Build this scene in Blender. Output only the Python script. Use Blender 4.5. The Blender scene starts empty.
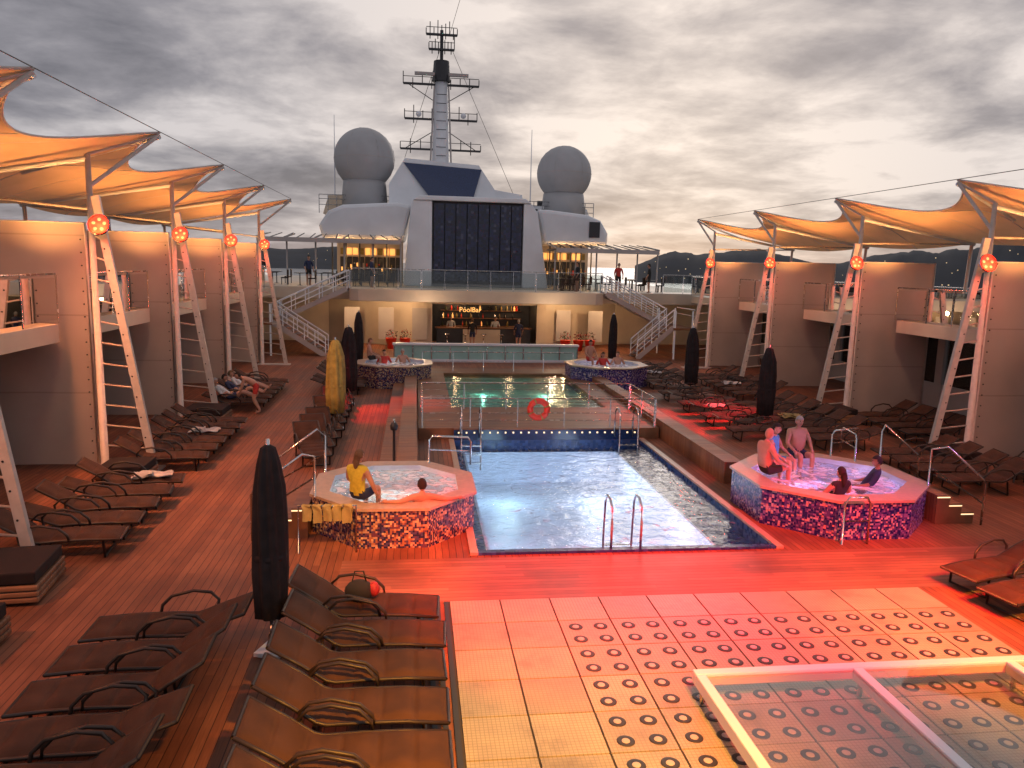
import bpy, math, random
from mathutils import Vector, Matrix, noise as mnoise
random.seed(7)
sc=bpy.context.scene
COL=sc.collection
R=math.radians
# ------------------------------------------------------------------ materials
def newmat(name):
    m=bpy.data.materials.new(name); m.use_nodes=True
    nt=m.node_tree; b=nt.nodes["Principled BSDF"]
    return m,nt,b
def N(nt,t,**k):
    n=nt.nodes.new(t)
    for a,v in k.items(): setattr(n,a,v)
    return n
def mth(nt,op,a,b=None,c=None,clamp=False):
    n=nt.nodes.new("ShaderNodeMath"); n.operation=op; n.use_clamp=clamp
    for i,v in enumerate((a,b,c)):
        if v is None: continue
        if isinstance(v,(int,float)): n.inputs[i].default_value=v
        else: nt.links.new(v,n.inputs[i])
    return n.outputs[0]
def mixc(nt,f,a,b,mode='MIX'):
    n=nt.nodes.new("ShaderNodeMix"); n.data_type='RGBA'; n.blend_type=mode; n.clamp_factor=True
    for i,v in ((0,f),(6,a),(7,b)):
        if isinstance(v,(int,float)): n.inputs[i].default_value=v
        elif isinstance(v,tuple): n.inputs[i].default_value=(*v[:3],1)
        else: nt.links.new(v,n.inputs[i])
    return n.outputs[2]
def ramp(nt,fac,stops,const=False):
    n=nt.nodes.new("ShaderNodeValToRGB"); e=n.color_ramp.elements
    if const: n.color_ramp.interpolation='CONSTANT'
    while len(e)<len(stops): e.new(0.5)
    for i,(p,c) in enumerate(stops): e[i].position=p; e[i].color=(*c[:3],1)
    nt.links.new(fac,n.inputs[0]); return n.outputs[0]
def simple(name,col,rough=0.5,metal=0.0,scale=6.0,amt=0.25,bump=0.0,bscale=60.0,emit=None,es=0.0,spec=0.5):
    m,nt,b=newmat(name)
    tc=N(nt,"ShaderNodeTexCoord"); no=N(nt,"ShaderNodeTexNoise"); no.inputs["Scale"].default_value=scale; no.inputs["Detail"].default_value=5
    nt.links.new(tc.outputs["Object"],no.inputs["Vector"])
    d=tuple(c*(1-amt) for c in col); l=tuple(min(1,c*(1+amt*0.6)) for c in col)
    c=ramp(nt,no.outputs[0],[(0.3,d),(0.7,l)])
    nt.links.new(c,b.inputs["Base Color"])
    r=mth(nt,'MULTIPLY_ADD',no.outputs[0],0.3,rough-0.15,clamp=True); nt.links.new(r,b.inputs["Roughness"])
    b.inputs["Metallic"].default_value=metal
    b.inputs["Specular IOR Level"].default_value=spec
    if bump>0:
        n2=N(nt,"ShaderNodeTexNoise"); n2.inputs["Scale"].default_value=bscale; nt.links.new(tc.outputs["Object"],n2.inputs["Vector"])
        bp=N(nt,"ShaderNodeBump"); bp.inputs["Strength"].default_value=bump; bp.inputs["Distance"].default_value=0.02
        nt.links.new(n2.outputs[0],bp.inputs["Height"]); nt.links.new(bp.outputs[0],b.inputs["Normal"])
    if emit: b.inputs["Emission Color"].default_value=(*emit,1); b.inputs["Emission Strength"].default_value=es
    return m
def planks(name,axis,w,c1,c2,seam,rough=0.5):
    m,nt,b=newmat(name)
    tc=N(nt,"ShaderNodeTexCoord"); sp=N(nt,"ShaderNodeSeparateXYZ"); nt.links.new(tc.outputs["Object"],sp.inputs[0])
    a=sp.outputs[axis]; o=sp.outputs[1-axis]
    u=mth(nt,'DIVIDE',a,w); fl=mth(nt,'FLOOR',u); fr=mth(nt,'FRACT',u)
    wn=N(nt,"ShaderNodeTexWhiteNoise"); wn.noise_dimensions='2D'
    seg=mth(nt,'FLOOR',mth(nt,'ADD',mth(nt,'DIVIDE',o,2.4),mth(nt,'MULTIPLY',fl,0.37)))
    cb=N(nt,"ShaderNodeCombineXYZ"); nt.links.new(fl,cb.inputs[0]); nt.links.new(seg,cb.inputs[1]); nt.links.new(cb.outputs[0],wn.inputs["Vector"])
    base=ramp(nt,wn.outputs["Value"],[(0,c1),(1,c2)])
    no=N(nt,"ShaderNodeTexNoise"); no.inputs["Scale"].default_value=0.7; no.inputs["Detail"].default_value=8; nt.links.new(tc.outputs["Object"],no.inputs["Vector"])
    st=ramp(nt,no.outputs[0],[(0.3,(0.5,0.5,0.5)),(0.7,(1.1,1.08,1.05))])
    base=mixc(nt,1.0,base,st,'MULTIPLY')
    mp=N(nt,"ShaderNodeMapping"); s=[3,3,3]; s[axis]=60; mp.inputs["Scale"].default_value=s; nt.links.new(tc.outputs["Object"],mp.inputs[0])
    g=N(nt,"ShaderNodeTexNoise"); g.inputs["Scale"].default_value=1; nt.links.new(mp.outputs[0],g.inputs["Vector"])
    base=mixc(nt,0.5,base,ramp(nt,g.outputs[0],[(0.3,(0.6,0.6,0.6)),(0.7,(1.2,1.2,1.2))]),'MULTIPLY')
    sm=mth(nt,'LESS_THAN',fr,0.09)
    base=mixc(nt,mth(nt,'MULTIPLY',sm,0.85),base,seam)
    nt.links.new(base,b.inputs["Base Color"]); b.inputs["Specular IOR Level"].default_value=0.3
    nt.links.new(mth(nt,'MULTIPLY_ADD',no.outputs[0],0.5,rough-0.25,clamp=True),b.inputs["Roughness"])
    bp=N(nt,"ShaderNodeBump"); bp.inputs["Strength"].default_value=0.4; bp.inputs["Distance"].default_value=0.004
    nt.links.new(mth(nt,'SUBTRACT',1.0,sm),bp.inputs["Height"]); nt.links.new(bp.outputs[0],b.inputs["Normal"])
    return m
def mosaic(name,cell,stops,rough=0.2):
    m,nt,b=newmat(name)
    tc=N(nt,"ShaderNodeTexCoord"); mp=N(nt,"ShaderNodeMapping"); mp.inputs["Scale"].default_value=(1/cell,)*3; mp.inputs["Location"].default_value=(0.37,0.41,0.13)
    nt.links.new(tc.outputs["Object"],mp.inputs[0])
    fl=N(nt,"ShaderNodeVectorMath",operation='FLOOR'); nt.links.new(mp.outputs[0],fl.inputs[0])
    wn=N(nt,"ShaderNodeTexWhiteNoise"); wn.noise_dimensions='3D'; nt.links.new(fl.outputs[0],wn.inputs["Vector"])
    c=ramp(nt,wn.outputs["Value"],stops,True)
    nt.links.new(c,b.inputs["Base Color"]); 
    nt.links.new(mth(nt,'MULTIPLY_ADD',wn.outputs["Value"],0.25,rough),b.inputs["Roughness"])
    return m
M={}
M['deck']=planks("teak_deck",0,0.12,(0.23,0.080,0.042),(0.34,0.130,0.068),(0.028,0.012,0.009),0.6)
M['deckx']=planks("teak_deck_cross",1,0.12,(0.27,0.11,0.075),(0.40,0.175,0.115),(0.04,0.02,0.018),0.5)
M['wood']=planks("teak_step",1,0.09,(0.24,0.10,0.05),(0.34,0.16,0.08),(0.03,0.02,0.015))
M['white']=simple("white_paint",(0.74,0.76,0.79),0.4,amt=0.12,scale=0.6)
M['dome']=simple("radome_shell",(0.38,0.38,0.39),0.5,amt=0.1,scale=0.8)
M['cream']=simple("cream_paint",(0.60,0.50,0.38),0.5,amt=0.14,scale=0.8)
M['grey']=simple("grey_paint",(0.42,0.38,0.36),0.5,amt=0.15,scale=0.8)
M['steel']=simple("stainless_steel",(0.6,0.6,0.6),0.25,metal=1.0,amt=0.1)
M['dark']=simple("dark_metal",(0.03,0.03,0.035),0.5)
M['truss']=simple("truss_paint",(0.52,0.46,0.41),0.45,amt=0.12)
M['sling']=simple("brown_sling",(0.080,0.036,0.022),0.75,amt=0.35,scale=3,bump=0.5,bscale=250,spec=0.2)
M['frame']=simple("bronze_frame",(0.035,0.022,0.016),0.45,metal=0.2)
M['umb']=simple("umbrella_fabric",(0.03,0.024,0.025),0.85,amt=0.3,bump=0.3,bscale=20,spec=.2)
M['umb_gold_lit']=simple("umbrella_fabric_gold_lit",(0.36,0.25,0.07),0.85,amt=0.3,bump=0.3,bscale=20)  # umbrella fabric with gold light put into its colour; reused for small trim
M['coping']=simple("stone_coping",(0.46,0.33,0.23),0.35,amt=0.2,scale=10)
M['navy']=simple("navy_tile",(0.012,0.03,0.10),0.15,amt=0.4,scale=20)
M['ledge']=mosaic("ledge_mosaic",0.08,[(0,(0.015,0.045,0.15)),(0.4,(0.02,0.06,0.20)),(0.7,(0.012,0.035,0.12)),(0.9,(0.03,0.09,0.26))])
M['pooltile']=simple("pool_tile",(0.66,0.72,0.84),0.4,amt=0.12,scale=2)
M['greentile']=simple("pool_tile_green",(0.34,0.58,0.52),0.4,amt=0.1,scale=2)
M['mosL']=mosaic("mosaic_warm",0.036,[(0,(0.02,0.025,0.08)),(0.28,(0.10,0.04,0.08)),(0.5,(0.30,0.15,0.07)),(0.66,(0.40,0.30,0.2)),(0.8,(0.05,0.05,0.14)),(0.93,(0.62,0.46,0.26))])
M['mosR']=mosaic("mosaic_purple",0.036,[(0,(0.012,0.018,0.13)),(0.35,(0.07,0.04,0.20)),(0.55,(0.17,0.12,0.30)),(0.68,(0.40,0.36,0.42)),(0.8,(0.03,0.03,0.13)),(0.93,(0.42,0.26,0.22))])
M['mosN']=mosaic("mosaic_navy",0.16,[(0,(0.006,0.010,0.03)),(0.4,(0.010,0.018,0.055)),(0.7,(0.02,0.03,0.08)),(0.95,(0.07,0.08,0.13))])
M['red']=simple("red_plastic",(0.75,0.04,0.015),0.4)
M['hill']=simple("hill_vegetation",(0.035,0.04,0.05),0.95,amt=0.4,scale=0.01)
M['black']=simple("black_rubber",(0.012,0.012,0.012),0.6)
M['towel']=simple("towel_cloth",(0.42,0.32,0.13),0.95,amt=0.2,bump=0.6,bscale=80)
M['towelw']=simple("towel_cloth_pale",(0.5,0.48,0.46),0.95,amt=0.2,bump=0.6,bscale=80)
M['leaf']=simple("plant_leaf",(0.05,0.07,0.03),0.6)
M['flower']=simple("red_flower",(0.4,0.03,0.03),0.6)
M['ottoman']=simple("dark_cushion",(0.03,0.020,0.018),0.85,spec=.2)
M['glow_amber']=simple("amber_glow",(1,0.6,0.2),0.5,emit=(1.0,0.42,0.10),es=1.3)  # emission painted into bottles and lounge panels for the lit interiors
M['lamp_warm']=simple("warm_lamp",(1,0.8,0.5),0.5,emit=(1.0,0.62,0.28),es=4)
M['lamp_red']=simple("heater_element",(1,0.1,0.03),0.5,emit=(1.0,0.04,0.02),es=2.2)
M['lamp_core']=simple("heater_core",(1,0.3,0.1),0.5,emit=(1.0,0.13,0.05),es=4)
M['sign_glow']=simple("sign_letters",(1,0.6,0.2),0.5,emit=(1.0,0.5,0.15),es=1.4)
M['led']=simple("led_strip",(1,0.9,0.7),0.5,emit=(1.0,0.7,0.35),es=1.6)
M['town']=simple("town_lights",(1,0.8,0.5),0.5,emit=(1.0,0.7,0.35),es=0.9)
def tilemat():
    m,nt,b=newmat("perforated_tile")
    tc=N(nt,"ShaderNodeTexCoord"); sp=N(nt,"ShaderNodeSeparateXYZ"); nt.links.new(tc.outputs["Object"],sp.inputs[0])
    fx=mth(nt,'FRACT',mth(nt,'DIVIDE',sp.outputs[0],0.047)); fy=mth(nt,'FRACT',mth(nt,'DIVIDE',sp.outputs[1],0.047))
    g=mth(nt,'MAXIMUM',mth(nt,'LESS_THAN',fx,0.2),mth(nt,'LESS_THAN',fy,0.2))
    no=N(nt,"ShaderNodeTexNoise"); no.inputs["Scale"].default_value=1.1; no.inputs["Detail"].default_value=10; no.inputs["Roughness"].default_value=0.65; nt.links.new(tc.outputs["Object"],no.inputs["Vector"])
    base=ramp(nt,no.outputs[0],[(0.28,(0.20,0.165,0.12)),(0.45,(0.36,0.31,0.23)),(0.7,(0.47,0.41,0.31))])
    wn=N(nt,"ShaderNodeTexWhiteNoise"); wn.noise_dimensions='2D'; cbn=N(nt,"ShaderNodeCombineXYZ")
    nt.links.new(mth(nt,'FLOOR',mth(nt,'DIVIDE',mth(nt,'SUBTRACT',sp.outputs[0],.52),.755)),cbn.inputs[0]); nt.links.new(mth(nt,'FLOOR',mth(nt,'DIVIDE',mth(nt,'SUBTRACT',sp.outputs[1],10.88),.755)),cbn.inputs[1]); nt.links.new(cbn.outputs[0],wn.inputs["Vector"])
    base=mixc(nt,1.0,base,ramp(nt,wn.outputs["Value"],[(0,(.8,.8,.8)),(1,(1.1,1.08,1.05))]),'MULTIPLY')
    base=mixc(nt,mth(nt,'MULTIPLY',g,0.5),base,(0.15,0.13,0.10))
    nt.links.new(base,b.inputs["Base Color"])
    nt.links.new(mth(nt,'MULTIPLY_ADD',no.outputs[0],0.6,0.12),b.inputs["Roughness"])
    bp=N(nt,"ShaderNodeBump"); bp.inputs["Strength"].default_value=0.5; bp.inputs["Distance"].default_value=0.003
    nt.links.new(mth(nt,'SUBTRACT',1.0,g),bp.inputs["Height"]); nt.links.new(bp.outputs[0],b.inputs["Normal"])
    return m
M['tile']=tilemat()
M['seam']=simple("tile_seam",(0.05,0.04,0.035),0.7)
def fabric(name,col,trans,amt=0.2,scale=1.0,seams=0):
    m,nt,b=newmat(name); out=nt.nodes["Material Output"]
    tc=N(nt,"ShaderNodeTexCoord"); no=N(nt,"ShaderNodeTexNoise"); no.inputs["Scale"].default_value=scale; no.inputs["Detail"].default_value=4
    nt.links.new(tc.outputs["Object"],no.inputs["Vector"])
    c=ramp(nt,no.outputs[0],[(0.3,tuple(x*(1-amt) for x in col)),(0.7,col)])
    if seams:
        sp=N(nt,"ShaderNodeSeparateXYZ"); nt.links.new(tc.outputs["Object"],sp.inputs[0])
        l1=mth(nt,'LESS_THAN',mth(nt,'FRACT',mth(nt,'DIVIDE',sp.outputs[2],seams)),0.02)
        c=mixc(nt,mth(nt,'MULTIPLY',l1,.3),c,(0.12,0.09,0.08))
    nt.links.new(c,b.inputs["Base Color"]); b.inputs["Roughness"].default_value=0.75; b.inputs["Specular IOR Level"].default_value=0.2
    t=N(nt,"ShaderNodeBsdfTranslucent"); nt.links.new(c,t.inputs[0])
    mx=N(nt,"ShaderNodeMixShader"); mx.inputs[0].default_value=trans
    nt.links.new(b.outputs[0],mx.inputs[1]); nt.links.new(t.outputs[0],mx.inputs[2]); nt.links.new(mx.outputs[0],out.inputs[0])
    return m
M['canopy']=fabric("canopy_membrane",(0.68,0.45,0.25),0.3)
M['screen']=fabric("screen_fabric",(0.45,0.36,0.31),0.25,0.18,0.6,1.8)
def glassmat(name,tint,rough=0.02,bump=0,bscale=3,foam=None,foamscale=4,base=0.04,dist=.1,fcol=(0.75,0.75,0.8)):
    m,nt,b=newmat(name); out=nt.nodes["Material Output"]
    tr=N(nt,"ShaderNodeBsdfTransparent"); tr.inputs[0].default_value=(*tint,1)
    gl=N(nt,"ShaderNodeBsdfGlossy"); gl.inputs["Roughness"].default_value=rough
    fr=N(nt,"ShaderNodeFresnel"); fr.inputs[0].default_value=1.33
    tc=N(nt,"ShaderNodeTexCoord")
    if bump>0:
        no=N(nt,"ShaderNodeTexNoise"); no.inputs["Scale"].default_value=bscale; no.inputs["Detail"].default_value=4; no.inputs["Distortion"].default_value=0.6
        nt.links.new(tc.outputs["Object"],no.inputs["Vector"])
        bp=N(nt,"ShaderNodeBump"); bp.inputs["Strength"].default_value=bump; bp.inputs["Distance"].default_value=dist
        nt.links.new(no.outputs[0],bp.inputs["Height"]); nt.links.new(bp.outputs[0],gl.inputs["Normal"]); nt.links.new(bp.outputs[0],fr.inputs["Normal"])
    fac=mth(nt,'ADD',fr.outputs[0],base,clamp=True)
    mx=N(nt,"ShaderNodeMixShader"); nt.links.new(fac,mx.inputs[0]); nt.links.new(tr.outputs[0],mx.inputs[1]); nt.links.new(gl.outputs[0],mx.inputs[2])
    last=mx.outputs[0]
    if foam:
        vo=N(nt,"ShaderNodeTexNoise"); vo.inputs["Scale"].default_value=foamscale; vo.inputs["Detail"].default_value=9; vo.inputs["Distortion"].default_value=1.5
        nt.links.new(tc.outputs["Object"],vo.inputs["Vector"])
        f=ramp(nt,vo.outputs[0],[(foam,(0,0,0)),(min(1,foam+0.16),(0.85,0.85,0.85))])
        df=N(nt,"ShaderNodeBsdfDiffuse"); df.inputs[0].default_value=(*fcol,1)
        m2=N(nt,"ShaderNodeMixShader"); nt.links.new(f,m2.inputs[0]); nt.links.new(last,m2.inputs[1]); nt.links.new(df.outputs[0],m2.inputs[2]); last=m2.outputs[0]
    nt.links.new(last,out.inputs[0]); return m
M['water']=glassmat("pool_water",(0.84,0.92,0.97),bump=0.7,bscale=3.4,base=0.04,foam=0.62,foamscale=2.6,dist=.05,fcol=(.4,.46,.58))
M['water2']=glassmat("pool_water_green",(0.6,0.88,0.8),bump=0.4,bscale=3.5,base=0.05,dist=.05)
M['tubwater']=glassmat("whirlpool_water",(0.75,0.85,0.9),bump=1.0,bscale=7,foam=0.42,foamscale=3.5,base=0.05)
M['glass']=glassmat("rail_glass",(0.75,0.8,0.8),base=0.05)
M['skyglass']=glassmat("skylight_glass",(0.93,0.93,0.92),base=0.16,rough=0.03)
def seamat():
    m,nt,b=newmat("sea_water"); tc=N(nt,"ShaderNodeTexCoord"); no=N(nt,"ShaderNodeTexNoise"); no.inputs["Scale"].default_value=0.08; no.inputs["Detail"].default_value=6
    nt.links.new(tc.outputs["Object"],no.inputs["Vector"]); bp=N(nt,"ShaderNodeBump"); bp.inputs["Strength"].default_value=0.6
    nt.links.new(no.outputs[0],bp.inputs["Height"]); nt.links.new(bp.outputs[0],b.inputs["Normal"])
    b.inputs["Base Color"].default_value=(0.03,0.05,0.07,1); b.inputs["Roughness"].default_value=0.25; return m
M['sea']=seamat()
# ------------------------------------------------------------------ builder
class MB:
    def __init__(s): s.v=[]; s.f=[]; s.m=[]; s.sm=[]; s.mats=[]
    def mi(s,k):
        if k not in s.mats: s.mats.append(k)
        return s.mats.index(k)
    def add(s,vs,fs,k,smooth=False):
        o=len(s.v); s.v+= [tuple(x) for x in vs]; mi=s.mi(k)
        for f in fs: s.f.append(tuple(i+o for i in f)); s.m.append(mi); s.sm.append(smooth)
    def box(s,c,d,k,rot=None):
        c=Vector(c); hx,hy,hz=d[0]/2,d[1]/2,d[2]/2
        vs=[Vector((x,y,z)) for x in(-hx,hx) for y in(-hy,hy) for z in(-hz,hz)]
        if rot is not None: vs=[rot@v for v in vs]
        vs=[v+c for v in vs]
        s.add(vs,[(0,1,3,2),(4,6,7,5),(0,4,5,1),(2,3,7,6),(0,2,6,4),(1,5,7,3)],k)
    def b2(s,x0,x1,y0,y1,z0,z1,k): s.box(((x0+x1)/2,(y0+y1)/2,(z0+z1)/2),(abs(x1-x0),abs(y1-y0),abs(z1-z0)),k)
    def beam(s,p,q,w,h,k):
        p=Vector(p);q=Vector(q);d=q-p
        s.box((p+q)/2,(w,d.length,h),k,d.to_track_quat('Y','Z').to_matrix())
    def tube(s,pts,r,k,seg=8,closed=False):
        pts=[Vector(p) for p in pts]; n=len(pts); vs=[];fs=[]
        rr=r if isinstance(r,(list,tuple)) else [r]*n
        for i,p in enumerate(pts):
            if closed: d=pts[(i+1)%n]-pts[i-1]
            else: d=(pts[min(i+1,n-1)]-pts[max(i-1,0)])
            d.normalize(); up=Vector((0,0,1)) if abs(d.z)<0.95 else Vector((0,1,0))
            a=d.cross(up).normalized(); b=d.cross(a)
            for j in range(seg):
                t=2*math.pi*j/seg; vs.append(p+(a*math.cos(t)+b*math.sin(t))*rr[i])
        for i in range(n if closed else n-1):
            for j in range(seg):
                a0=i*seg+j;a1=i*seg+(j+1)%seg;b0=((i+1)%n)*seg+j;b1=((i+1)%n)*seg+(j+1)%seg
                fs.append((a0,a1,b1,b0))
        if not closed: fs.append(tuple(range(seg))); fs.append(tuple(range((n-1)*seg,n*seg)))
        s.add(vs,fs,k,True)
    def lathe(s,prof,c,k,seg=24,fold=0,nf=8,mat=None):
        c=Vector(c); vs=[];fs=[];n=len(prof)
        for (r,z) in prof:
            for j in range(seg):
                t=2*math.pi*j/seg; q=r*(1+fold*math.sin(nf*t+z*1.1)+fold*0.4*math.sin(3*t+z*2))
                p=Vector((q*math.cos(t),q*math.sin(t),z))
                if mat is not None: p=mat@p
                vs.append(c+p)
        for i in range(n-1):
            for j in range(seg): fs.append((i*seg+j,i*seg+(j+1)%seg,(i+1)*seg+(j+1)%seg,(i+1)*seg+j))
        fs.append(tuple(reversed(range(seg)))); fs.append(tuple(range((n-1)*seg,n*seg)))
        s.add(vs,fs,k,True)
    def prism(s,poly,z0,z1,k):
        n=len(poly); vs=[(x,y,z0) for x,y in poly]+[(x,y,z1) for x,y in poly]
        s.add(vs,[tuple(reversed(range(n))),tuple(range(n,2*n))]+[(i,(i+1)%n,n+(i+1)%n,n+i) for i in range(n)],k)
    def xprism(s,poly,y0,y1,k):
        n=len(poly); vs=[(x,y0,z) for x,z in poly]+[(x,y1,z) for x,z in poly]
        s.add(vs,[tuple(range(n)),tuple(reversed(range(n,2*n)))]+[((i+1)%n,i,n+i,n+(i+1)%n) for i in range(n)],k)
    def quad(s,a,b,c,d,k): s.add([a,b,c,d],[(0,1,2,3)],k)
    def grid(s,fn,nu,nv,k,smooth=True):
        vs=[fn(i/nu,j/nv) for i in range(nu+1) for j in range(nv+1)]
        fs=[(i*(nv+1)+j,(i+1)*(nv+1)+j,(i+1)*(nv+1)+j+1,i*(nv+1)+j+1) for i in range(nu) for j in range(nv)]
        s.add(vs,fs,k,smooth)
    def ball(s,c,r,k,seg=16,rings=10,sc=(1,1,1)):
        prof=[(max(1e-3,math.sin(math.pi*i/rings)*r),-math.cos(math.pi*i/rings)*r) for i in range(rings+1)]
        s.lathe(prof,c,k,seg,mat=Matrix.Diagonal(sc))
    def mesh(s,name):
        me=bpy.data.meshes.new(name); me.from_pydata(s.v,[],s.f); 
        for k in s.mats: me.materials.append(M[k])
        me.polygons.foreach_set("material_index",s.m); me.polygons.foreach_set("use_smooth",s.sm); me.update(); return me
    def obj(s,name,loc=(0,0,0),rz=0,bevel=0,parent=None):
        o=bpy.data.objects.new(name,s.mesh(name)); COL.objects.link(o); o.location=loc; o.rotation_euler=(0,0,rz)
        if bevel:
            b=o.modifiers.new("bevel",'BEVEL'); b.width=bevel; b.segments=2; b.limit_method='ANGLE'; b.angle_limit=R(50)
        if parent: o.parent=parent
        return o
def inst(me,name,loc,rz=0,sc_=1):
    o=bpy.data.objects.new(name,me); COL.objects.link(o); o.location=loc; o.rotation_euler=(0,0,rz); o.scale=(sc_,)*3; return o
def empty(name):
    e=bpy.data.objects.new(name,None); COL.objects.link(e); return e
# ------------------------------------------------------------------ camera
H=5.0
pitch,yaw,roll=R(8.8),R(7.25),R(1.4)
f=Vector((math.sin(yaw)*math.cos(pitch),math.cos(yaw)*math.cos(pitch),-math.sin(pitch)))
r=Vector((math.cos(yaw),-math.sin(yaw),0)); u=r.cross(f)
r2=r*math.cos(roll)+u*math.sin(roll); u2=-r*math.sin(roll)+u*math.cos(roll)
cd=bpy.data.cameras.new("camera"); cam=bpy.data.objects.new("camera",cd); COL.objects.link(cam)
cd.sensor_width=36; cd.lens=770/1024*36; cd.clip_end=60000; cd.clip_start=0.1
mw=Matrix((( r2.x,u2.x,-f.x,0),(r2.y,u2.y,-f.y,0),(r2.z,u2.z,-f.z,H),(0,0,0,1))); cam.matrix_world=mw
sc.camera=cam
# ------------------------------------------------------------------ world
w=bpy.data.worlds.new("World"); sc.world=w; w.use_nodes=True; nt=w.node_tree
bg=nt.nodes["Background"]
sky=N(nt,"ShaderNodeTexSky"); sky.sky_type='NISHITA'; sky.sun_disc=False; sky.sun_elevation=R(8); sky.sun_rotation=R(18)
tc=N(nt,"ShaderNodeTexCoord"); sp=N(nt,"ShaderNodeSeparateXYZ"); nt.links.new(tc.outputs["Generated"],sp.inputs[0])
zz=mth(nt,'ADD',mth(nt,'MAXIMUM',sp.outputs[2],0.0),0.16)
cb=N(nt,"ShaderNodeCombineXYZ"); nt.links.new(mth(nt,'DIVIDE',sp.outputs[0],zz),cb.inputs[0]); nt.links.new(mth(nt,'DIVIDE',sp.outputs[1],zz),cb.inputs[1]); cb.inputs[2].default_value=3.7
n1=N(nt,"ShaderNodeTexNoise"); n1.inputs["Scale"].default_value=2.0; n1.inputs["Detail"].default_value=10; n1.inputs["Roughness"].default_value=0.58; n1.inputs["Distortion"].default_value=0.2
nt.links.new(cb.outputs[0],n1.inputs["Vector"])
n2=N(nt,"ShaderNodeTexNoise"); n2.inputs["Scale"].default_value=0.55; n2.inputs["Detail"].default_value=4; nt.links.new(cb.outputs[0],n2.inputs["Vector"])
dens=mth(nt,'MULTIPLY_ADD',n2.outputs[0],0.5,mth(nt,'MULTIPLY',n1.outputs[0],0.6))
sd=Vector((math.sin(R(19))*math.cos(R(13)),math.cos(R(19))*math.cos(R(13)),math.sin(R(13))))
dp=N(nt,"ShaderNodeVectorMath",operation='DOT_PRODUCT'); nt.links.new(tc.outputs["Generated"],dp.inputs[0]); dp.inputs[1].default_value=sd
g0=mth(nt,'MAXIMUM',dp.outputs["Value"],0.0)
g=mth(nt,'POWER',g0,14.0)
dens=mth(nt,'SUBTRACT',dens,mth(nt,'MULTIPLY',g,0.05))
cl=ramp(nt,dens,[(0.44,(0.86,0.81,0.79)),(0.52,(0.58,0.55,0.555)),(0.59,(0.38,0.365,0.39)),(0.69,(0.22,0.215,0.24))])
cl=mixc(nt,1.0,cl,ramp(nt,mth(nt,'POWER',g0,5.0),[(0,(0.78,0.79,0.84)),(0.5,(0.93,0.91,0.92)),(1,(1.25,1.16,1.08))]),'MULTIPLY')
hz=mth(nt,'POWER',mth(nt,'SUBTRACT',1.0,mth(nt,'ABSOLUTE',sp.outputs[2])),22.0)
cl=mixc(nt,mth(nt,'MULTIPLY',hz,0.5),cl,(0.46,0.36,0.34))
bk=mth(nt,'MULTIPLY_ADD',mth(nt,'MAXIMUM',mth(nt,'MULTIPLY',sp.outputs[1],-1.0),0.0),0.6,1.0)
cbk=N(nt,"ShaderNodeCombineXYZ"); [nt.links.new(bk,cbk.inputs[i]) for i in range(3)]
cl=mixc(nt,1.0,cl,cbk.outputs[0],'MULTIPLY')
skys=mixc(nt,1.0,sky.outputs[0],(0.07,0.07,0.07),'MULTIPLY')
fin=mixc(nt,0.94,skys,cl)
nt.links.new(fin,bg.inputs[0]); bg.inputs[1].default_value=0.93
sun=bpy.data.lights.new("sun",'SUN'); sun.energy=0.3; sun.angle=R(20); sun.color=(1,0.88,0.8)
so=bpy.data.objects.new("sun",sun); COL.objects.link(so); so.rotation_euler=(-sd).to_track_quat('-Z','Y').to_euler()
def pt(name,loc,col,e,rad=0.15):
    l=bpy.data.lights.new(name,'POINT'); l.energy=e; l.color=col; l.shadow_soft_size=rad; o=bpy.data.objects.new(name,l); COL.objects.link(o); o.location=loc; return o
def spot(name,loc,tgt,col,e,ang,blend=0.8,rad=0.2):
    l=bpy.data.lights.new(name,'SPOT'); l.energy=e; l.color=col; l.spot_size=R(ang); l.spot_blend=blend; l.shadow_soft_size=rad
    o=bpy.data.objects.new(name,l); COL.objects.link(o); o.location=loc; o.rotation_euler=(Vector(tgt)-Vector(loc)).to_track_quat('-Z','Y').to_euler(); return o
# ------------------------------------------------------------------ sea & hills
b=MB(); b.quad((-30000,-30000,-24),(30000,-30000,-24),(30000,30000,-24),(-30000,30000,-24),'sea'); b.obj("sea")
def hills(name,az0,az1,dist,hfun,n=160,lights=60):
    b=MB(); rows=8
    def fn(a,t):
        az=R(az0+(az1-az0)*a); h=hfun(a); d=dist*(1+0.35*t)
        prof=math.sin(min(1,t*1.25)*math.pi/2)
        z=-24+ (h+24)*prof + (mnoise.noise(Vector((a*30,t*4,1)))*.18+mnoise.noise(Vector((a*110,t*9,3)))*.06)*h*prof
        return (math.sin(az)*d,math.cos(az)*d,z)
    b.grid(fn,n,rows,'hill')
    for i in range(lights):
        a=random.random(); t=random.uniform(0.05,0.5)**1.2; x,y,z=fn(a,t); s=random.uniform(0.8,1.6)
        b.box((x,y-6,z+4),(s,s,s),'town')
    return b.obj(name)
hills("hills",16,46,1600,lambda a: (35+75*max(0,a-0.35)**0.7+18*math.sin(a*9)+10*math.sin(a*23+1))*min(1,a*8+0.25))
hills("hills",-40,-4,2600,lambda a: 60+25*math.sin(a*7)+10*math.sin(a*19),lights=25)
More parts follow.
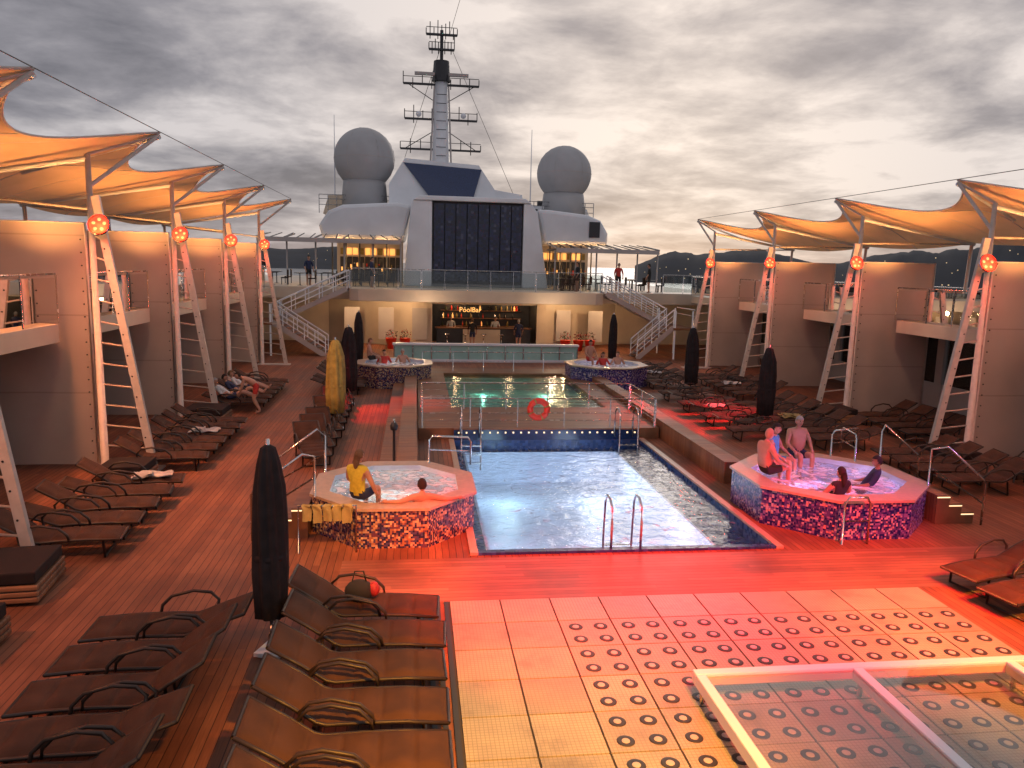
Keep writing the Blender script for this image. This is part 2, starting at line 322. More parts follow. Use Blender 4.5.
# ------------------------------------------------------------------ decks
b=MB(); z=0
def sheet(x0,x1,y0,y1,k,z=0): b.quad((x0,y0,z),(x1,y0,z),(x1,y1,z),(x0,y1,z),k)
PX0,PX1,PY0,PY1=1.1,6.55,12.85,21.55
sheet(-12.5,PX0,-8,60,'deck'); sheet(PX1,20,-8,60,'deck'); sheet(PX0,PX1,-8,PY0,'deck'); sheet(PX0,PX1,PY1,60,'deck')
b.obj("deck")
b=MB(); b.quad((-1.2,10.9,.004),(15,10.9,.004),(15,12.6,.004),(-1.2,12.6,.004),'deckx')
b.obj("deck_walkway")
b=MB(); TW=0.755; TX0=0.52; TY1=10.88
b.quad((TX0-.02,0,.004),(TX0+TW*10+.02,0,.004),(TX0+TW*10+.02,TY1+.01,.004),(TX0-.02,TY1+.01,.004),'seam')
for i in range(10):
    for j in range(14):
        x0=TX0+i*TW+.012; y1=TY1-j*TW-.012
        b.b2(x0,x0+TW-.024,y1-TW+.024,y1,.002,.022,'tile')
        if i>=2 and j>=1:
            for a in (.2,.555):
                for c in (.2,.555):
                    cx,cy=x0+a,y1-c
                    b.lathe([(.098,.018),(.098,.026),(.088,.031),(.06,.027),(.01,.027)],(cx,cy,0),'dark',20)
                    b.lathe([(.05,.020),(.042,.033),(.03,.030),(.01,.035)],(cx,cy,0),'grey',14)
b.obj("tiled_floor")
b=MB()
for k,x in enumerate((0.08,.2,.32,.44)): b.b2(x,x+.06,3,10.85,.0,.02+.002*k,'dark')
b.obj("roof_track")
b=MB(); SX0,SX1,SY0,SY1=3.25,9.2,3.5,8.1; SZ=.32
for x in (SX0,5.2,7.2,SX1-.12): b.b2(x,x+.12,SY0,SY1-.122,SZ-.12,SZ+.03,'white')
b.b2(SX0,SX1,SY1-.12,SY1,SZ-.12,SZ+.034,'white')
for y in (4.2,6.0,7.9):
    for x in (SX0+.06,5.26,7.26): b.lathe([(.03,.03),(.03,SZ-.12)],(x,y,0),'steel',10)
for x in (SX0+.12,5.32,7.32):
    x1=x+1.88 if x<7 else x+1.76
    b.quad((x+.001,SY0,SZ),(x1-.001,SY0,SZ),(x1-.001,SY1-.122,SZ),(x+.001,SY1-.122,SZ),'skyglass')
b.obj("glass_skylight",bevel=.012)
# ------------------------------------------------------------------ pools
b=MB()
ix0,ix1,iy0,iy1=1.4,5.75,13.35,21.3; zs=-.30; zb=-1.2
for x0,x1,y0,y1 in ((PX0,ix0,PY0,PY1),(ix1,PX1,PY0,PY1),(ix0,ix1,PY0,iy0),(ix0,ix1,iy1,PY1)):
    b.quad((x0,y0,zs),(x1,y0,zs),(x1,y1,zs),(x0,y1,zs),'ledge')
def wallring(x0,x1,y0,y1,za,zb_,k):
    b.quad((x0,y0,za),(x0,y1,za),(x0,y1,zb_),(x0,y0,zb_),k); b.quad((x1,y0,za),(x1,y1,za),(x1,y1,zb_),(x1,y0,zb_),k)
    b.quad((x0,y0,za),(x1,y0,za),(x1,y0,zb_),(x0,y0,zb_),k); b.quad((x0,y1,za),(x1,y1,za),(x1,y1,zb_),(x0,y1,zb_),k)
wallring(PX0,PX1,PY0,PY1,zs,0,'ledge'); wallring(ix0,ix1,iy0,iy1,zb,zs,'pooltile')
b.quad((ix0,iy0,zb),(ix1,iy0,zb),(ix1,iy1,zb),(ix0,iy1,zb),'pooltile')
for x0,x1,y0,y1 in ((ix0-.06,ix0,iy0,iy1),(ix1,ix1+.06,iy0,iy1),(ix0-.06,ix1+.06,iy0-.06,iy0)): b.b2(x0,x1,y0,y1,zs+.001,zs+.02,'pooltile')
c=.14
b.b2(PX0-c,PX0,PY0-c,PY1,.003,.05,'coping'); b.b2(PX1,PX1+c,PY0-c,PY1,.003,.05,'coping'); b.b2(PX0,PX1,PY0-c,PY0,.003,.048,'ledge')
b.quad((PX0,PY0,-.07),(PX1,PY0,-.07),(PX1,PY1,-.07),(PX0,PY1,-.07),'water')
b.obj("swimming_pool")
b=MB(); QX0,QX1,QY0,QY1=1.2,6.4,25.0,33.0; z1=.32
for x0,x1,y0,y1 in ((0.1,QX0,21.7,34.5),(QX1,7.2,21.7,34.5),(QX0,QX1,21.7,QY0),(QX0,QX1,QY1,34.5)):
    b.b2(x0,x1,y0,y1,.0,z1,'wood')
b.b2(QX0,QX1,QY0+.8,QY1-.5,.002,.02,'greentile'); b.b2(QX0,QX1,QY0,QY0+.8,.002,.12,'navy'); b.b2(QX0,QX1,QY1-.5,QY1,.002,.12,'greentile')
b.quad((QX0,QY0,.25),(QX1,QY0,.25),(QX1,QY1,.25),(QX0,QY1,.25),'water2')
b.b2(PX0,PX1,21.56,21.69,0,.31,'navy'); b.b2(PX0,PX1,21.5,21.698,.312,.35,'wood')
for i in range(24): b.b2(PX0+.12+i*.225,PX0+.16+i*.225,21.53,21.558,.2,.24,'led')
b.obj("swimming_pool")
for nm,x0,sg in (("deck_bench",7.25,1),("deck_bench",.05,-1)):
    b=MB(); ya,yb=(16.9,34) if sg>0 else (16.8,34)
    xs=[x0,x0+sg*.45,x0+sg*.9]
    b.b2(min(xs[0],xs[1]),max(xs[0],xs[1]),ya,yb,0,.5,'wood'); b.b2(min(xs[1],xs[2]),max(xs[1],xs[2]),ya+.3,yb,0,.25,'wood')
    b.b2(min(xs[0],xs[1])-.01,max(xs[0],xs[1])+.01,ya-.02,yb,.503,.53,'wood')
    b.obj(nm,bevel=.01)
# ------------------------------------------------------------------ hot tubs
def hottub(cx,cy,rx,ry,h,mos,steps):
    b=MB()
    def oc(k,sx=1.0): return [((rx*k)/math.cos(R(22.5))*math.cos(R(22.5+45*i)),(ry*k)/math.cos(R(22.5))*math.sin(R(22.5+45*i))) for i in range(8)]
    def ring(a,za,c_,zc,m):
        for i in range(8):
            j=(i+1)%8; b.quad((*a[i],za),(*a[j],za),(*c_[j],zc),(*c_[i],zc),m)
    o=oc(1.0); o2=oc(1.03); i1=oc(.80); s1=oc(.5)
    ring(o,0,o,h-.05,mos); ring(o,h-.05,o2,h-.05,'coping'); ring(o2,h-.05,o2,h,'coping'); ring(o2,h,i1,h,'coping'); ring(i1,h,i1,h-.35,'pooltile')
    ring(i1,h-.35,s1,h-.4,'pooltile'); ring(s1,h-.4,s1,h-.7,'pooltile'); b.add([(*p,h-.7) for p in s1],[tuple(range(8))],'pooltile')
    b.add([(*p,h-.10) for p in i1],[tuple(range(8))],'tubwater')
    if steps:
        sg=-1 if steps==1 else 1
        for k in range(3):
            x0=sg*rx*1.03+sg*(.28*k); b.b2(min(x0,x0+sg*.28),max(x0,x0+sg*.28),-1.0,.9,0,h-.18*(k+1),'wood')
            b.b2(min(x0,x0+sg*.28),max(x0,x0+sg*.28),-1.012,-1.002,h-.18*(k+1)-.05,h-.18*(k+1)-.03,'led')
        for y in (-1.1,1.0):
            b.tube([(sg*rx*.95,y*.8,h),(sg*rx*.95,y*.8,h+.75),(sg*(rx+.1),y,h+.85),(sg*(rx+.95),y,.95),(sg*(rx+1.0),y,.85),(sg*(rx+1.0),y,0)],.022,'steel')
            b.tube([(sg*rx*.97,y*.85,h+.35),(sg*(rx+1.0),y,.45)],.016,'steel')
    return b.obj("hot_tub",(cx,cy,0))
hottub(-.38,14.75,1.5,1.6,.74,'mosL',1)
hottub(8.65,14.85,1.78,1.78,.78,'mosR',2)
hottub(-.85,32.1,1.5,1.5,.9,'mosL',0)
hottub(8.15,32.2,1.65,1.6,.9,'mosR',0)
def rail(name,pts,h,posts=True,mid=2,glass=False,k='steel',r_=.02):
    b=MB()
    top=[Vector(p)+Vector((0,0,h)) for p in pts]; b.tube(top,r_,k)
    for m_ in range(mid): b.tube([Vector(p)+Vector((0,0,h*(m_+1)/(mid+1))) for p in pts],.008,k,6)
    for a,c_ in zip(pts[:-1],pts[1:]):
        a=Vector(a);c_=Vector(c_); L=(c_-a).length; n=max(1,round(L/1.3))
        for i in range(n+1):
            p=a.lerp(c_,i/n); b.tube([p,p+Vector((0,0,h))],.017,k,6)
        if glass:
            d=(c_-a).normalized(); nn=Vector((-d.y,d.x,0))*.006
            for i in range(n):
                p=a.lerp(c_,(i+.04)/n);q=a.lerp(c_,(i+.96)/n)
                vs=[p+nn+Vector((0,0,.08)),q+nn+Vector((0,0,.08)),q+nn+Vector((0,0,h-.08)),p+nn+Vector((0,0,h-.08))]
                vs2=[v-2*nn for v in vs]; b.add(vs+vs2,[(0,1,2,3),(7,6,5,4),(0,4,5,1),(2,6,7,3),(1,5,6,2),(0,3,7,4)],'glass')
    return b.obj(name)
rail("handrail",[(0.2,21.8,.32),(7.1,21.8,.32)],.85,mid=3)
rail("handrail",[(0.2,24.7,.32),(7.1,24.7,.32)],.85,mid=3)
rail("handrail",[(0.2,21.9,.32),(0.2,24.6,.32)],.85,mid=3)
rail("handrail",[(7.1,21.9,.32),(7.1,24.6,.32)],.85,mid=3)
rail("handrail",[(0.3,33.6,.32),(7.0,33.6,.32)],.85,mid=1)
def ladder(loc,rz=0):
    b=MB()
    for x in (-.27,.27):
        b.tube([(x,.45,-.8),(x,.42,.3),(x,.38,.75),(x,.25,.9),(x,.05,.9),(x,-.12,.78),(x,-.15,.5),(x,-.15,0)],.024,'steel')
    for zz_ in (-.6,-.35,-.1): b.box((0,.44,zz_),(.54,.09,.03),'steel')
    return b.obj("pool_ladder",loc,rz)
ladder((3.75,12.95,0)); ladder((6.05,21.3,.1),math.pi); ladder((1.55,21.3,.1),math.pi)
def grab(loc,rz,w_=.5,h_=.9):
    b=MB(); b.tube([(0,0,0),(0,0,h_*.85),(.07,0,h_),(w_-.07,0,h_),(w_,0,h_*.85),(w_,0,0)],.022,'steel'); b.tube([(0,0,h_*.5),(w_,0,h_*.5)],.016,'steel'); return b.obj("handrail",loc,rz)
grab((9.9,15.9,.78),R(80),.9,.6); grab((9.6,16.4,.78),R(20),.9,.6); grab((7.9,12.85,0),0,.5); grab((.3,16.2,.74),R(-10),.9,.6)
b=MB(); P=[(math.cos(2*math.pi*i/24)*.25,0,math.sin(2*math.pi*i/24)*.25) for i in range(24)]
b.tube(P,.09,'red',12,True)
for q in range(4):
    a=q*math.pi/2+.4; b.tube([(math.cos(a-.08)*.25,0,math.sin(a-.08)*.25),(math.cos(a)*.251,0,math.sin(a)*.251),(math.cos(a+.08)*.25,0,math.sin(a+.08)*.25)],.094,'umb_gold_lit',12)
b.obj("life_ring",(3.55,21.66,.88))
b=MB(); b.lathe([(.14,0),(.12,.04),(.035,.06),(.03,1.0),(.08,1.02),(.1,1.12),(.06,1.2)],(0,0,0),'dark',14); b.tube([(0,0,1.15),(0,-.1,1.3),(0,-.25,1.28)],.02,'steel'); b.obj("deck_shower",(-.5,18.3,0))
# ------------------------------------------------------------------ loungers
def lounger_mesh(k='sling',ang=1.0):
    b=MB()
    pr=[(0.98,.30),(0.55,.335),(0.1,.34),(-.26,.33),(-.36,.36),(-.62,.36+.19*ang),(-.98,.36+.42*ang)]
    L=[0]
    for p,q in zip(pr[:-1],pr[1:]): L.append(L[-1]+math.hypot(p[0]-q[0],p[1]-q[1]))
    def at(t):
        s_=t*L[-1]
        for i in range(len(pr)-1):
            if s_<=L[i+1]+1e-6:
                a=(s_-L[i])/(L[i+1]-L[i]); return pr[i][0]*(1-a)+pr[i+1][0]*a, pr[i][1]*(1-a)+pr[i+1][1]*a
        return pr[-1]
    def top(t,v):
        x,z=at(t); y=(v-.5)*.62; e=1-abs(2*v-1)**6; seg=abs(math.sin(t*math.pi*6))**.35; ee=min(1,min(t,1-t)*30)
        return (x,y,z+.015+.055*e*(0.2+.8*seg)*ee-.012*math.sin(math.pi*v))
    b.grid(top,72,12,k)
    b.grid(lambda t,v:(at(t)[0],(v-.5)*.62,at(t)[1]-.01),24,2,k)
    for y in (-.325,.325):
        b.tube([(x,y,z) for x,z in pr],.022,'frame')
        b.tube([(-.5,y*1.05,.32),(-.52,y*1.08,.5),(-.42,y*1.1,.6),(-.2,y*1.1,.63),(.08,y*1.1,.56),(.2,y*1.08,.44),(.22,y*1.04,.33)],.022,'frame')
        b.tube([(.72,y,.33),(.74,y,.02)],.02,'frame'); b.tube([(-.38,y,.33),(-.42,y,.02)],.02,'frame')
    b.tube([(.98,-.325,.30),(.98,.325,.30)],.022,'frame'); b.tube([(-.98,-.325,pr[-1][1]),(-.98,.325,pr[-1][1])],.022,'frame')
    b.tube([(.74,-.325,.02),(.74,.325,.02)],.018,'frame'); b.tube([(-.42,-.325,.02),(-.42,.325,.02)],.018,'frame')
    return b.mesh("sun_lounger")
LM=lounger_mesh(); LM2=lounger_mesh(ang=.55); LM3=lounger_mesh(ang=.3)
def lounge(x,y,deg,me=None,jit=3): return inst(me or random.choice((LM,LM,LM2)),"sun_lounger",(x,y,0),R(deg+random.uniform(-jit,jit)))
for i in range(8): lounge(-.62+random.uniform(-.05,.05),10.15-i*.82,0,LM)
for i in range(8): lounge(-3.1-.05*i,9.75-i*.78,180,LM if i%3 else LM2)
for i in range(2): lounge(9.55,10.9-i*.85,192,LM2)
for i in range(5): lounge(-5.9,13.2+i*.85,8,LM2 if i%2 else LM)
for i in range(6): lounge(-5.9,18.6+i*.85,8)
for i in range(6): lounge(-5.9,26+i*.9,5)
for i in range(9): lounge(-2.6,19.5+i*1.0,-75)
for i in range(5): lounge(-2.9,29.5+i*.9,0)
for i in range(4): lounge(13.2,16+i*.85,172)
for i in range(4): lounge(15.6,14.5+i*.9,176)
for i in range(7): lounge(12.3,20.3+i*.9,176)
for i in range(4): lounge(15.6,21+i*.9,176)
for i in range(8): lounge(10.3,21.5+i*1.1,0 if i%2 else 180,LM3)
for i in range(6): lounge(13.2,28+i*.95,176)
for i in range(5): lounge(10.6,31+i*.95,176)
# towels left on some loungers
def towel(x,y,z_,rz,k='towelw'):
    b=MB(); ph=random.random()*6
    b.grid(lambda s_,t:((s_-.5)*.75+.03*math.sin(t*7+ph),(t-.5)*.42+.03*math.sin(s_*9+ph),.02+.02*math.sin(s_*13+t*5+ph)+.018*math.sin(t*17+ph)),14,10,k)
    b.grid(lambda s_,t:((s_-.5)*.3-.15,(t-.5)*.3,.06+.03*math.sin(s_*6+t*9+ph)),8,8,k); b.obj("beach_towel",(x,y,z_),rz)
towel(-5.5,16.6,.41,.2); towel(-5.6,21.1,.41,.1); towel(12.0,23.0,.41,.1,'towel'); towel(10.2,24.8,.41,.3); towel(12.9,29.9,.41,0); towel(10.5,33.0,.41,0); towel(-5.5,29.6,.41,0,'cl_t')  if False else None
towel(-5.5,16.6,.41,.2); towel(-5.6,21.1,.41,.1); towel(12.0,23.0,.41,.1,'towel'); towel(12.9,29.9,.41,0)
def daybed(x,y,w_=1.2,d_=1.2,rz=0):
    b=MB()
    for k in range(3): b.b2(-w_/2,w_/2,-d_/2,d_/2,.05+.09*k,.05+.09*k+.075,'wood')
    b.b2(-w_/2+.02,w_/2-.02,-d_/2+.02,d_/2-.02,.04,.30,'dark')
    b.b2(-w_/2+.03,w_/2-.03,-d_/2+.03,d_/2-.03,.322,.5,'ottoman'); b.obj("day_bed",(x,y,0),rz,bevel=.02)
daybed(-6.0,11.7,1.2,1.2,.1); daybed(-6.3,17.4,1.0,1.0); daybed(14.0,18.2,1.1,1.1); daybed(-6.3,24.1); daybed(14.1,24.2); daybed(-5.9,9.6,1.3,1.3); daybed(13.9,30.9)
def umbrella(x,y,h=2.75,k='umb',rr=.2):
    b=MB(); b.tube([(0,0,0),(0,0,h+.06)],.026,'steel')
    b.lathe([(.06,.46),(rr*.9,.52),(rr,1.1),(rr*.95,1.75),(rr*.84,2.2),(rr*.62,h-.25),(rr*.4,h-.05),(.01,h)],(0,0,0),k,48,.13,8)
    b.lathe([(rr*.96,1.28),(rr*1.0,1.31),(rr*.96,1.35)],(0,0,0),k,24)
    b.box((0,0,.03),(.34,.34,.05),'white'); b.lathe([(.06,.05),(.05,.25),(.03,.27)],(0,0,0),'steel',12)
    return b.obj("closed_umbrella",(x,y,0),random.random()*3,bevel=0)
umbrella(-1.8,9.55,2.75,rr=.21); umbrella(-2.35,23.1,2.7,k='umb_gold_lit',rr=.27); umbrella(-2.3,27.2,rr=.26); umbrella(-2.6,36,2.7); umbrella(11.0,22.8,2.65,rr=.25); umbrella(10.8,29.0,rr=.25); umbrella(9.8,37.5,2.7)
# ------------------------------------------------------------------ side structures
YM=[5.9,12.75,18.7,24.7,31.1,37.7]
def side(sg):
    if sg<0: xp,xf,tip,dz,be=-7.25,-6.15,-5.85,.2,.65
    else: xp,xf,tip,dz,be=14.85,13.75,14.1,-.12,1.3
    out=lambda d: xp+sg*d
    for y in YM:
        zt=6.1+dz
        b=MB()
        b.tube([(xp,y,0),(xp,y,7.0+dz)],[.09,.06],'truss',12)
        b.beam((xf,y,0),(xp-sg*.12,y,zt),.10,.17,'truss')
        for i in range(1,13):
            t=i/13; zz_=zt*t; xa=xf+(xp-sg*.12-xf)*t; b.tube([(xa,y,zz_),(xp,y,zz_+.1)],.022,'truss',6)
            b.tube([(xa,y-.056,zz_-.2),(xa,y-.05,zz_-.2)],.02,'black',8)
        b.box((xf+(xp-xf)/2,y,.02),(1.5,.4,.04),'truss')
        b.tube([(xp,y,6.3+dz),(tip,y+.5,7.55+dz)],.045,'truss'); b.tube([(xp,y,7.0+dz),(tip,y+.5,7.55+dz)],.03,'truss')
        b.tube([(xp,y,6.9+dz),(out(4.4),y+.3,6.2+dz)],.06,'white'); b.tube([(out(4.2),y+.3,3.5),(out(4.3),y+.3,6.25+dz)],.06,'truss')
        b.tube([(xp,y,6.0),(out(4.2),y+.3,6.2+dz)],.03,'truss')
        b.tube([(tip,y+.5,7.5+dz),(out(2.4),y+2.2,6.75+dz)],.05,'white')
        b.obj("canopy_mast")
        b=MB(); x0,x1=sorted((out(.14),out(2.8))); zt2=5.5+dz
        def sf(t,v):
            e=math.sin(math.pi*v)*math.sin(math.pi*t); return (x0+(x1-x0)*t,y+.02+.05*e+.012*math.sin(t*14+v*3+y),.12+(zt2-.12)*v)
        b.grid(sf,16,16,'screen')
        b.tube([(x0,y,.1),(x0,y,zt2),(x1,y,zt2),(x1,y,.1)],.035,'truss',8)
        for i in range(18): b.lathe([(.018,0),(.018,.02)],(x1-.1 if sg<0 else x0+.1,y-.02,.4+i*.29),'black',8,mat=Matrix.Rotation(R(90),3,'X'))
        b.obj("fabric_screen")
        b=MB(); hp=Vector((xp-sg*.3,y-.35,5.45+dz)); rt=Matrix.Rotation(R(72),3,'X')
        b.lathe([(.24,0),(.22,.04),(.08,.14),(.02,.16)],hp,'steel',20,mat=rt@Matrix.Rotation(math.pi,3,'X'))
        b.lathe([(.21,.012),(.21,.02)],hp,'lamp_red',20,mat=rt)
        for q in range(5):
            a=q*math.pi*2/5+.3; b.lathe([(.04,.022),(.04,.03)],hp+rt@Vector((math.cos(a)*.12,math.sin(a)*.12,0)),'lamp_core',8,mat=rt)
        b.tube([hp+rt@Vector((math.cos(a*math.pi/8)*.22,math.sin(a*math.pi/8)*.22,.05)) for a in range(16)],.012,'red',5,True)
        b.tube([hp,(xp,y,5.5+dz)],.03,'truss'); b.obj("heat_lamp")
        if y>10: pt("heater_glow",hp+Vector((-sg*.1,-.25,-.1)),(1,.08,.03),70,.1)
    for ya,yb in zip(YM[:-1],YM[1:]):
        b=MB()
        def cf(s_,t):
            si=math.sin(math.pi*s_); y=ya+.5+(yb-ya)*s_
            xi=tip+sg*(1.6*si**.8); xo=out(4.6)
            x=xi+(xo-xi)*t
            z_=7.6+dz-1.35*t**.75 - .55*si*(1-.75*t) + .6*math.sin(math.pi*t)*(si**1.5)
            return (x,y,z_)
        b.grid(cf,24,14,'canopy'); b.tube([cf(i/24,0) for i in range(25)],.03,'truss',6)
        b.tube([cf(.5,j/14) for j in range(15)],.02,'truss',6)
        for s_ in (.25,.75): b.tube([cf(s_,j/14) for j in range(15)],.008,'cream',5)
        b.obj("fabric_canopy")
    b=MB(); b.tube([(tip,y+.5,7.62+dz) for y in [-2]+YM],.010,'dark',5); b.obj("rigging_cable")
    b=MB(); xe=out(5.2)
    allY=[-1.0]+YM+[44.6]
    def edge(t): return be+.9*max(0,(.3-t)/.3)**2
    pts=[]
    for ya,yb in zip(allY[:-1],allY[1:]):
        for i in range(12):
            t=i/12; pts.append((out(edge(t)),ya+.06+(yb-ya)*t))
    pts+=[(xe,44.59),(xe,-.94)]
    if sg<0: pts=pts[::-1]
    b.prism(pts,3.05,3.45,'cream')
    b.obj("upper_walkway")
    for ya,yb in zip(allY[:-1],allY[1:]):
        pp=[(out(edge(t)+.1),ya+(yb-ya)*t,3.45) for t in (.03,.08,.14,.2,.3,.5,.7,.97)]
        rail("glass_railing",pp,1.1,mid=0,glass=True)
        for q in range(2):
            b=MB()
            xx,yy=out(be+1.1),ya+(yb-ya)*(.4+.25*q)
            b.b2(xx-.25,xx+.25,yy-.25,yy+.25,3.85,3.92,'ottoman'); b.b2(xx-.25,xx+.25,yy+.2,yy+.26,3.93,4.35,'ottoman')
            for ax in (-.22,.22):
                for ay in (-.22,.22): b.tube([(xx+ax,yy+ay,3.45),(xx+ax,yy+ay,3.85)],.018,'dark',6)
            b.obj("deck_chair")
    rail("glass_railing",[(out(5.1),-1,3.45),(out(5.1),44,3.45)],1.1,mid=0,glass=True)
    b=MB(); xw=out(5.0)
    b.b2(xw-.08,xw+.08,-8,60,0,.9,'grey'); b.b2(xw-.08,xw+.08,-8,60,2.75,3.048,'grey')
    for i in range(28): b.b2(xw-.1,xw+.1,-7+i*2.4,-6.6+i*2.4,.9,2.75,'grey')
    b.b2(xw-.01,xw+.01,-8,60,.9,2.75,'glass')
    b.obj("bulwark_wall")
side(-1); side(1)
# ------------------------------------------------------------------ forward end
b=MB()
YF=42.8
poly=[(-12.4,44.6),(-3.6,44.6),(-3.6,YF+.3),(-3.1,YF),(10.1,YF),(10.6,YF+.3),(10.6,44.6),(20,44.6),(20,75),(-12.4,75)]
b.prism(poly,2.85,3.52,'cream'); b.obj("upper_deck",bevel=.03)
rail("glass_railing",[(-3.5,43.0,3.52),(10.5,43.0,3.52)],1.1,mid=0,glass=True)
rail("glass_railing",[(-12,44.75,3.52),(-8.2,44.75,3.52)],1.1,mid=0,glass=True)
rail("glass_railing",[(14.6,44.75,3.52),(19.6,44.75,3.52)],1.1,mid=0,glass=True)
b=MB(); YW=47
b.b2(-12.4,-5.4,49.5,49.7,0,2.848,'cream'); b.b2(13,20,49.5,49.7,0,2.848,'cream')
def curved(xa,xb):
    n=10
    for i in range(n):
        t0,t1=i/n,(i+1)/n
        p=lambda t:(xa+(xb-xa)*t, 49.5-2.6*math.sin(t*math.pi/2))
        (x0,y0),(x1,y1)=p(t0),p(t1)
        b.add([(x0,y0,0),(x1,y1,0),(x1,y1,2.848),(x0,y0,2.848)],[(0,1,2,3)],'cream',True)
curved(-5.4,1.0); curved(13,7.4)
b.b2(1.0,7.4,YW,YW+.15,2.55,2.848,'cream')
for x in (-4.2,-2.2,-.2,8.6,10.6): b.b2(x,x+.9,46.7,46.75,.4,2.3,'grey')
b.obj("bar_wall")
b=MB(); b.b2(.9,7.5,50,50.1,0,2.8,'dark'); b.b2(.9,1.0,47.16,50,0,2.8,'dark'); b.b2(7.4,7.5,47.16,50,0,2.8,'dark')
b.b2(1.3,7.1,47.4,47.9,0,1.05,'dark'); b.b2(1.2,7.2,47.3,48,1.053,1.1,'wood'); b.b2(2.9,5.2,47.3,47.38,.1,1.0,'cream')
for i in range(3): b.b2(1.6,6.8,49.6,49.95,1.0+.5*i,1.03+.5*i,'wood')
for i in range(60):
    x=1.7+random.random()*5; zz_=1.03+.5*random.randint(0,2); b.lathe([(.05,0),(.05,.2),(.02,.25),(.02,.32)],(x,49.75,zz_),random.choice(['glow_amber','red','steel','umb_gold_lit','glass','leaf','dark']),8)  # some bottles glow by their own emission, painting the lit shelves
for i in range(9): b.lathe([(.04,0),(.04,.02)],(1.6+i*.65,48.3,2.5),'lamp_warm',8)
bar=b.obj("pool_bar")
tx=bpy.data.curves.new("sign_text",'FONT'); tx.body="PoolBar"; tx.size=.42; tx.extrude=.02; tx.align_x='CENTER'
to=bpy.data.objects.new("bar_sign",tx); COL.objects.link(to); to.location=(3.3,46.9,2.1); to.rotation_euler=(R(90),0,0); tx.materials.append(M['sign_glow'])
for i in range(5):
    b=MB(); b.lathe([(.15,0),(.15,.02),(.03,.03),(.03,.7),(.17,.74),(.17,.8)],(0,0,0),'steel',14); b.obj("bar_stool",(1.9+i*1.1,46.6,0))
b=MB(); b.b2(-1.1,8.4,39.2,39.5,0,.14,'white')
b.b2(-1.1,8.4,39.25,39.45,.143,.85,'greentile'); b.b2(-1.15,8.45,39.15,39.55,.853,.95,'white')
for i in range(11): b.b2(-1.1+i*.945,-1.04+i*.945,39.2,39.24,.143,.85,'steel')
b.obj("bar_counter")
def planter(x,y):
    b=MB(); b.lathe([(.22,0),(.32,.6),(.34,.62),(.3,.63)],(0,0,0),'red',16)
    for i in range(110):
        a=random.random()*6.28; rr=random.random()**.5*.34; zz_=.62+random.random()*.55*(1-rr); c_=Vector((math.cos(a)*rr,math.sin(a)*rr,zz_)); s_=.09
        d=Vector((random.uniform(-1,1),random.uniform(-1,1),random.uniform(-.3,1)))*s_; e=Vector((random.uniform(-1,1),random.uniform(-1,1),random.uniform(-1,1)))*s_*.5
        b.add([c_,c_+d*.5+e,c_+d,c_+d*.5-e],[(0,1,2,3)],'leaf' if i%3 else 'flower')
    b.obj("potted_plant",(x,y,0))
for x in (-1.4,-.6,8.9,9.7,10.4): planter(x,45.2)
def stairs(xl,xm,xu,sg):
    b=MB(); n=10
    def flight(xa,za,xb,zb_,y0,y1):
        for i in range(n):
            t=(i+.5)/n; x=xa+(xb-xa)*t; zz_=za+(zb_-za)*(i+1)/n
            b.box((x,(y0+y1)/2,zz_-.03),(abs(xb-xa)/n*1.1,y1-y0-.1,.05),'wood')
            if i%2: b.b2(x-abs(xb-xa)/n*.5,x+abs(xb-xa)/n*.5,y0-.0,y0+.01,zz_-.06,zz_-.02,'led')
        for y in (y0,y1):
            b.beam((xa,y,za),(xb,y,zb_),.06,.26,'grey')
            for hh,rr in ((1.0,.035),(.7,.018),(.42,.018)): b.tube([(xa,y,za+hh),(xb,y,zb_+hh)],rr,'white',8)
            for i in range(6):
                t=i/5; x=xa+(xb-xa)*t; zz_=za+(zb_-za)*t; b.tube([(x,y,zz_),(x,y,zz_+1.0)],.022,'white',6)
    flight(xl,0,xm,1.75,41.3,42.6); flight(xm,1.75,xu,3.5,42.9,44.3)
    xo=xm-sg*1.2; a,c_=sorted((xo,xm)); b.b2(a,c_,41.2,44.4,1.62,1.75,'wood')
    for x in (a+.1,c_-.1):
        for y in (41.3,44.3): b.tube([(x,y,0),(x,y,2.7)],.05,'white')
    b.tube([(xo,41.3,2.75),(xo,44.3,2.75)],.03,'white'); b.tube([(xo,41.3,2.4),(xo,44.3,2.4)],.02,'white')
    return b.obj("staircase")
stairs(-4.7,-7.4,-3.7,1); stairs(12.2,14.2,10.7,-1)
# ------------------------------------------------------------------ superstructure
E=empty("ship_superstructure")
b=MB()
b.xprism([(-.8,3.52),(1.0,3.52),(1.0,8.85),(-.2,8.85),(-.35,8.3)],49.6,52,'white'); b.xprism([(6.8,3.52),(8.5,3.52),(7.7,8.3),(7.3,8.85),(6.8,8.85)],49.6,52,'white')
b.b2(1.0,6.8,50.2,52,3.52,8.85,'white'); b.xprism([(-.2,8.852),(7.3,8.852),(6.9,9.15),(.2,9.15)],49.5,56,'white')
b.obj("tower",parent=E,bevel=.06)
b=MB()
for i in range(8): x=1.12+i*.705; b.b2(x,x+.64,49.7,50.1,3.9,8.7,'mosN')
b.b2(1.05,6.75,49.9,50.15,3.7,8.8,'dark'); b.obj("mosaic_front",parent=E)
b=MB()
def wing(pts,y0,y1): b.xprism(pts,y0,y1,'white')
wing([(-5.9,6.4),(-.8,6.4),(-.35,8.3),(-.3,8.6),(-1.2,8.75),(-4.6,8.5),(-5.5,8.1),(-6.1,7.2)],50.6,60)
wing([(8.4,6.4),(12.6,6.4),(12.6,7.2),(12.1,8.0),(11.2,8.35),(8.6,8.6),(7.8,8.6),(7.9,8.3)],50.6,60)
b.obj("wing",parent=E,bevel=.25)
b=MB()
